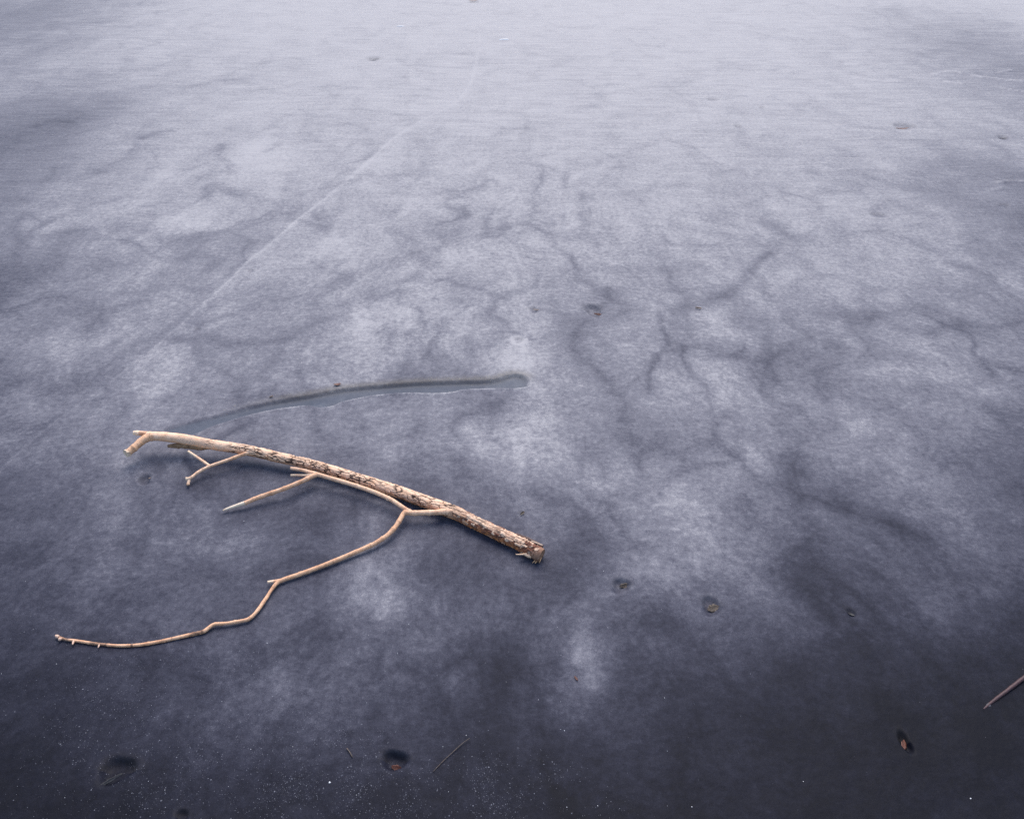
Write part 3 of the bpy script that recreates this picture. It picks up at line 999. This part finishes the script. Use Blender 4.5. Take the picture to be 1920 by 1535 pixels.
SG = 'dry straws scattered on the ice'
straw('straw', [(881, 1383, .004, .9), (866, 1394, .002, 1), (845, 1413, .001, 1), (828, 1429, 0, 1), (812, 1446, 0, .7)], 1.5, M_STRAW,
      'long thin dry stalk lying slantwise at the lower middle', 'straw', SG)
straw('straw', [(650, 1402, .001, .8), (656, 1410, .001, 1), (661, 1419, 0, .6)], 2.6, M_STRAW, 'short tan straw between the frost grains at the bottom left of the hole', 'straw', SG)
straw('straw', [(1304, 576, .002, 1), (1315, 578, .002, 1)], 2.6, M_TAN, 'tiny pale straw chip on the dark vein above centre', 'straw', SG, z=.004)
straw('straw', [(505, 744.5, .001, 1), (509, 743, .002, 1), (512, 741.5, .003, .6)], 2.4, M_TAN, 'tan crumb of bark on the far bank of the groove', 'straw', SG)
tw = straw('red_twig', [(1990, 1222, .006, 1.15), (1950, 1249, .004, 1.1), (1920, 1270, .0025, 1), (1890, 1293, .001, .95), (1862, 1314, -.001, .8), (1844, 1329, -.0035, .5)],
           7.5, M_TWIG, 'reddish twig frozen half into the ice at the right edge', 'twig')
# rime chips
CG = 'white chips of ice'
for (px, py, L_, W_, a, lb) in [(946, 75, .11, .03, 4, 'bright white ice chip far out near the top'),
                                (750, 50, .09, .025, 6, 'faint white ice chip far out left of the top centre'),
                                (1854, 1321, .016, .010, 40, 'whitish frost lump at the tip of the red twig'),
                                (1820, 1496, .0042, .0026, 30, 'single white ice crumb in the lower right corner'),
                                (618, 1466, .0045, .004, 0, 'brightest white ice crumb among the frost at the bottom')]:
    c = pt(px, py)
    vv, ff = [], []
    for i_ in range(5):
        for j_ in range(8):
            ph, t = (i_ / 4) * math.pi * .5, j_ / 8 * 2 * math.pi
            k = 1 + .18 * math.sin(3 * t + px) + .1 * math.sin(5 * t + py)
            vv.append((L_ * .5 * math.cos(ph) * math.cos(t) * k, W_ * .5 * math.cos(ph) * math.sin(t) * k, W_ * .30 * math.sin(ph)))
    for i_ in range(4):
        for j_ in range(8):
            p_, q_ = i_ * 8 + j_, i_ * 8 + (j_ + 1) % 8
            ff.append((p_, q_, q_ + 8, p_ + 8))
    ff.append(tuple(range(7, -1, -1)))
    o = obj('ice_chip', vv, ff, M_WHITE if px != 1854 else debris_material('dull_rime', (.05, .045, .052), (.10, .09, .10)))
    o.location = (c.x, c.y, zice(c.x, c.y) - .0004)
    o.rotation_euler = (0, 0, R(a))
    tag(o, lb, 'ice chip', CG)

# ------------------------------------------------------------------ frost grains sprinkled on the near ice (uncountable)
n = Nodes('frost_grain')
n.b.inputs['Base Color'].default_value = (.15, .153, .185, 1)
n.b.inputs['Roughness'].default_value = .45
n.b.inputs['IOR'].default_value = 1.31
FROST = n.m


def grains(name, P, Rr, mat, label):
    unit = np.array([(1, 0, 0), (.3, .95, 0), (-.8, .58, 0), (-.8, -.58, 0), (.3, -.95, 0), (0, 0, .8)], float)
    fc = np.array([(0, 1, 5), (1, 2, 5), (2, 3, 5), (3, 4, 5), (4, 0, 5)])
    m = len(P)
    ang = rng.uniform(0, 6.28, m)
    ca_, sa_ = np.cos(ang), np.sin(ang)
    q = unit[None] * Rr[:, None, None] * rng.uniform(.7, 1.3, (m, 6, 1))
    xx = q[..., 0] * ca_[:, None] - q[..., 1] * sa_[:, None]
    yy = q[..., 0] * sa_[:, None] + q[..., 1] * ca_[:, None]
    v = np.stack([xx + P[:, 0:1], yy + P[:, 1:2], q[..., 2] + P[:, 2:3]], -1).reshape(-1, 3)
    f = (fc[None] + 6 * np.arange(m)[:, None, None]).reshape(-1, 3)
    o = obj(name, v.tolist(), f.tolist(), mat)
    return tag(o, label, None, kind='stuff')


# clusters: px, py, spread px, count
CL = [(470, 1260, 90, 260), (200, 1290, 110, 330), (150, 1370, 130, 330), (560, 1480, 120, 700), (640, 1400, 110, 420), (480, 1350, 120, 420),
      (900, 1480, 100, 330), (950, 1440, 60, 110), (1000, 1500, 120, 260), (250, 1480, 120, 260), (80, 1150, 90, 130), (250, 1180, 70, 90),
      (730, 1500, 90, 300), (380, 1440, 130, 320), (1100, 1510, 90, 90), (350, 1230, 90, 90), (720, 1290, 120, 60), (30, 1450, 90, 120)]
pp = []
for (cx, cy, sp_, k) in CL:
    k = int(k * 2.6)
    q = rng.normal(0, 1, (k, 2)) * (sp_ * .62, sp_ * .45) + (cx, cy)
    pp.append(q)
pp.append(np.stack([rng.uniform(-50, 1970, 500), rng.uniform(820, 1560, 500)], -1))
pp = np.vstack(pp)
gx, gy = ground(pp[:, 0], pp[:, 1])
clump = vnoise(gx, gy, 24, 11) * .6 + vnoise(gx, gy, 70, 12) * .4
ok = clump > rng.uniform(.25, .62, len(gx))
gx, gy = gx[ok], gy[ok]
gz = survey(gx, gy, True) - .0001
gr_ = np.clip(rng.lognormal(-7.55, .42, len(gx)), .0003, .0018)
grains('frost_grains', np.stack([gx, gy, gz], -1), gr_, FROST, 'fine white frost grains sprinkled over the dark near ice')
# a thin scatter of brighter crystals
m = 95
qx = np.concatenate([rng.uniform(0, 1300, 70), rng.uniform(0, 1920, 25)])
qy = np.concatenate([rng.uniform(880, 1530, 70), rng.uniform(500, 1530, 25)])
qx, qy = ground(qx, qy)
qz = survey(qx, qy, True)
grains('bright_crystals', np.stack([qx, qy, qz], -1), np.clip(rng.lognormal(-7.4, .35, m), .0004, .0014), M_WHITE,
       'sparse bright white ice crystals glinting on the dark ice')
# grit along the far bank of the groove
k = 420
t = rng.uniform(.12, .8, k)
ii = (t * (len(_gfar) - 1)).astype(int)
gp = _gfar[ii] + rng.normal(0, 1, (k, 2)) * (.008, .012) + (0, .006)
gz = survey(gp[:, 0], gp[:, 1], True)
grains('grit', np.stack([gp[:, 0], gp[:, 1], gz], -1), np.clip(rng.lognormal(-7.1, .35, k), .0004, .0016),
       debris_material('pale_grit', (.20, .17, .12), (.40, .36, .28)), 'pale brown grit along the far bank of the groove')
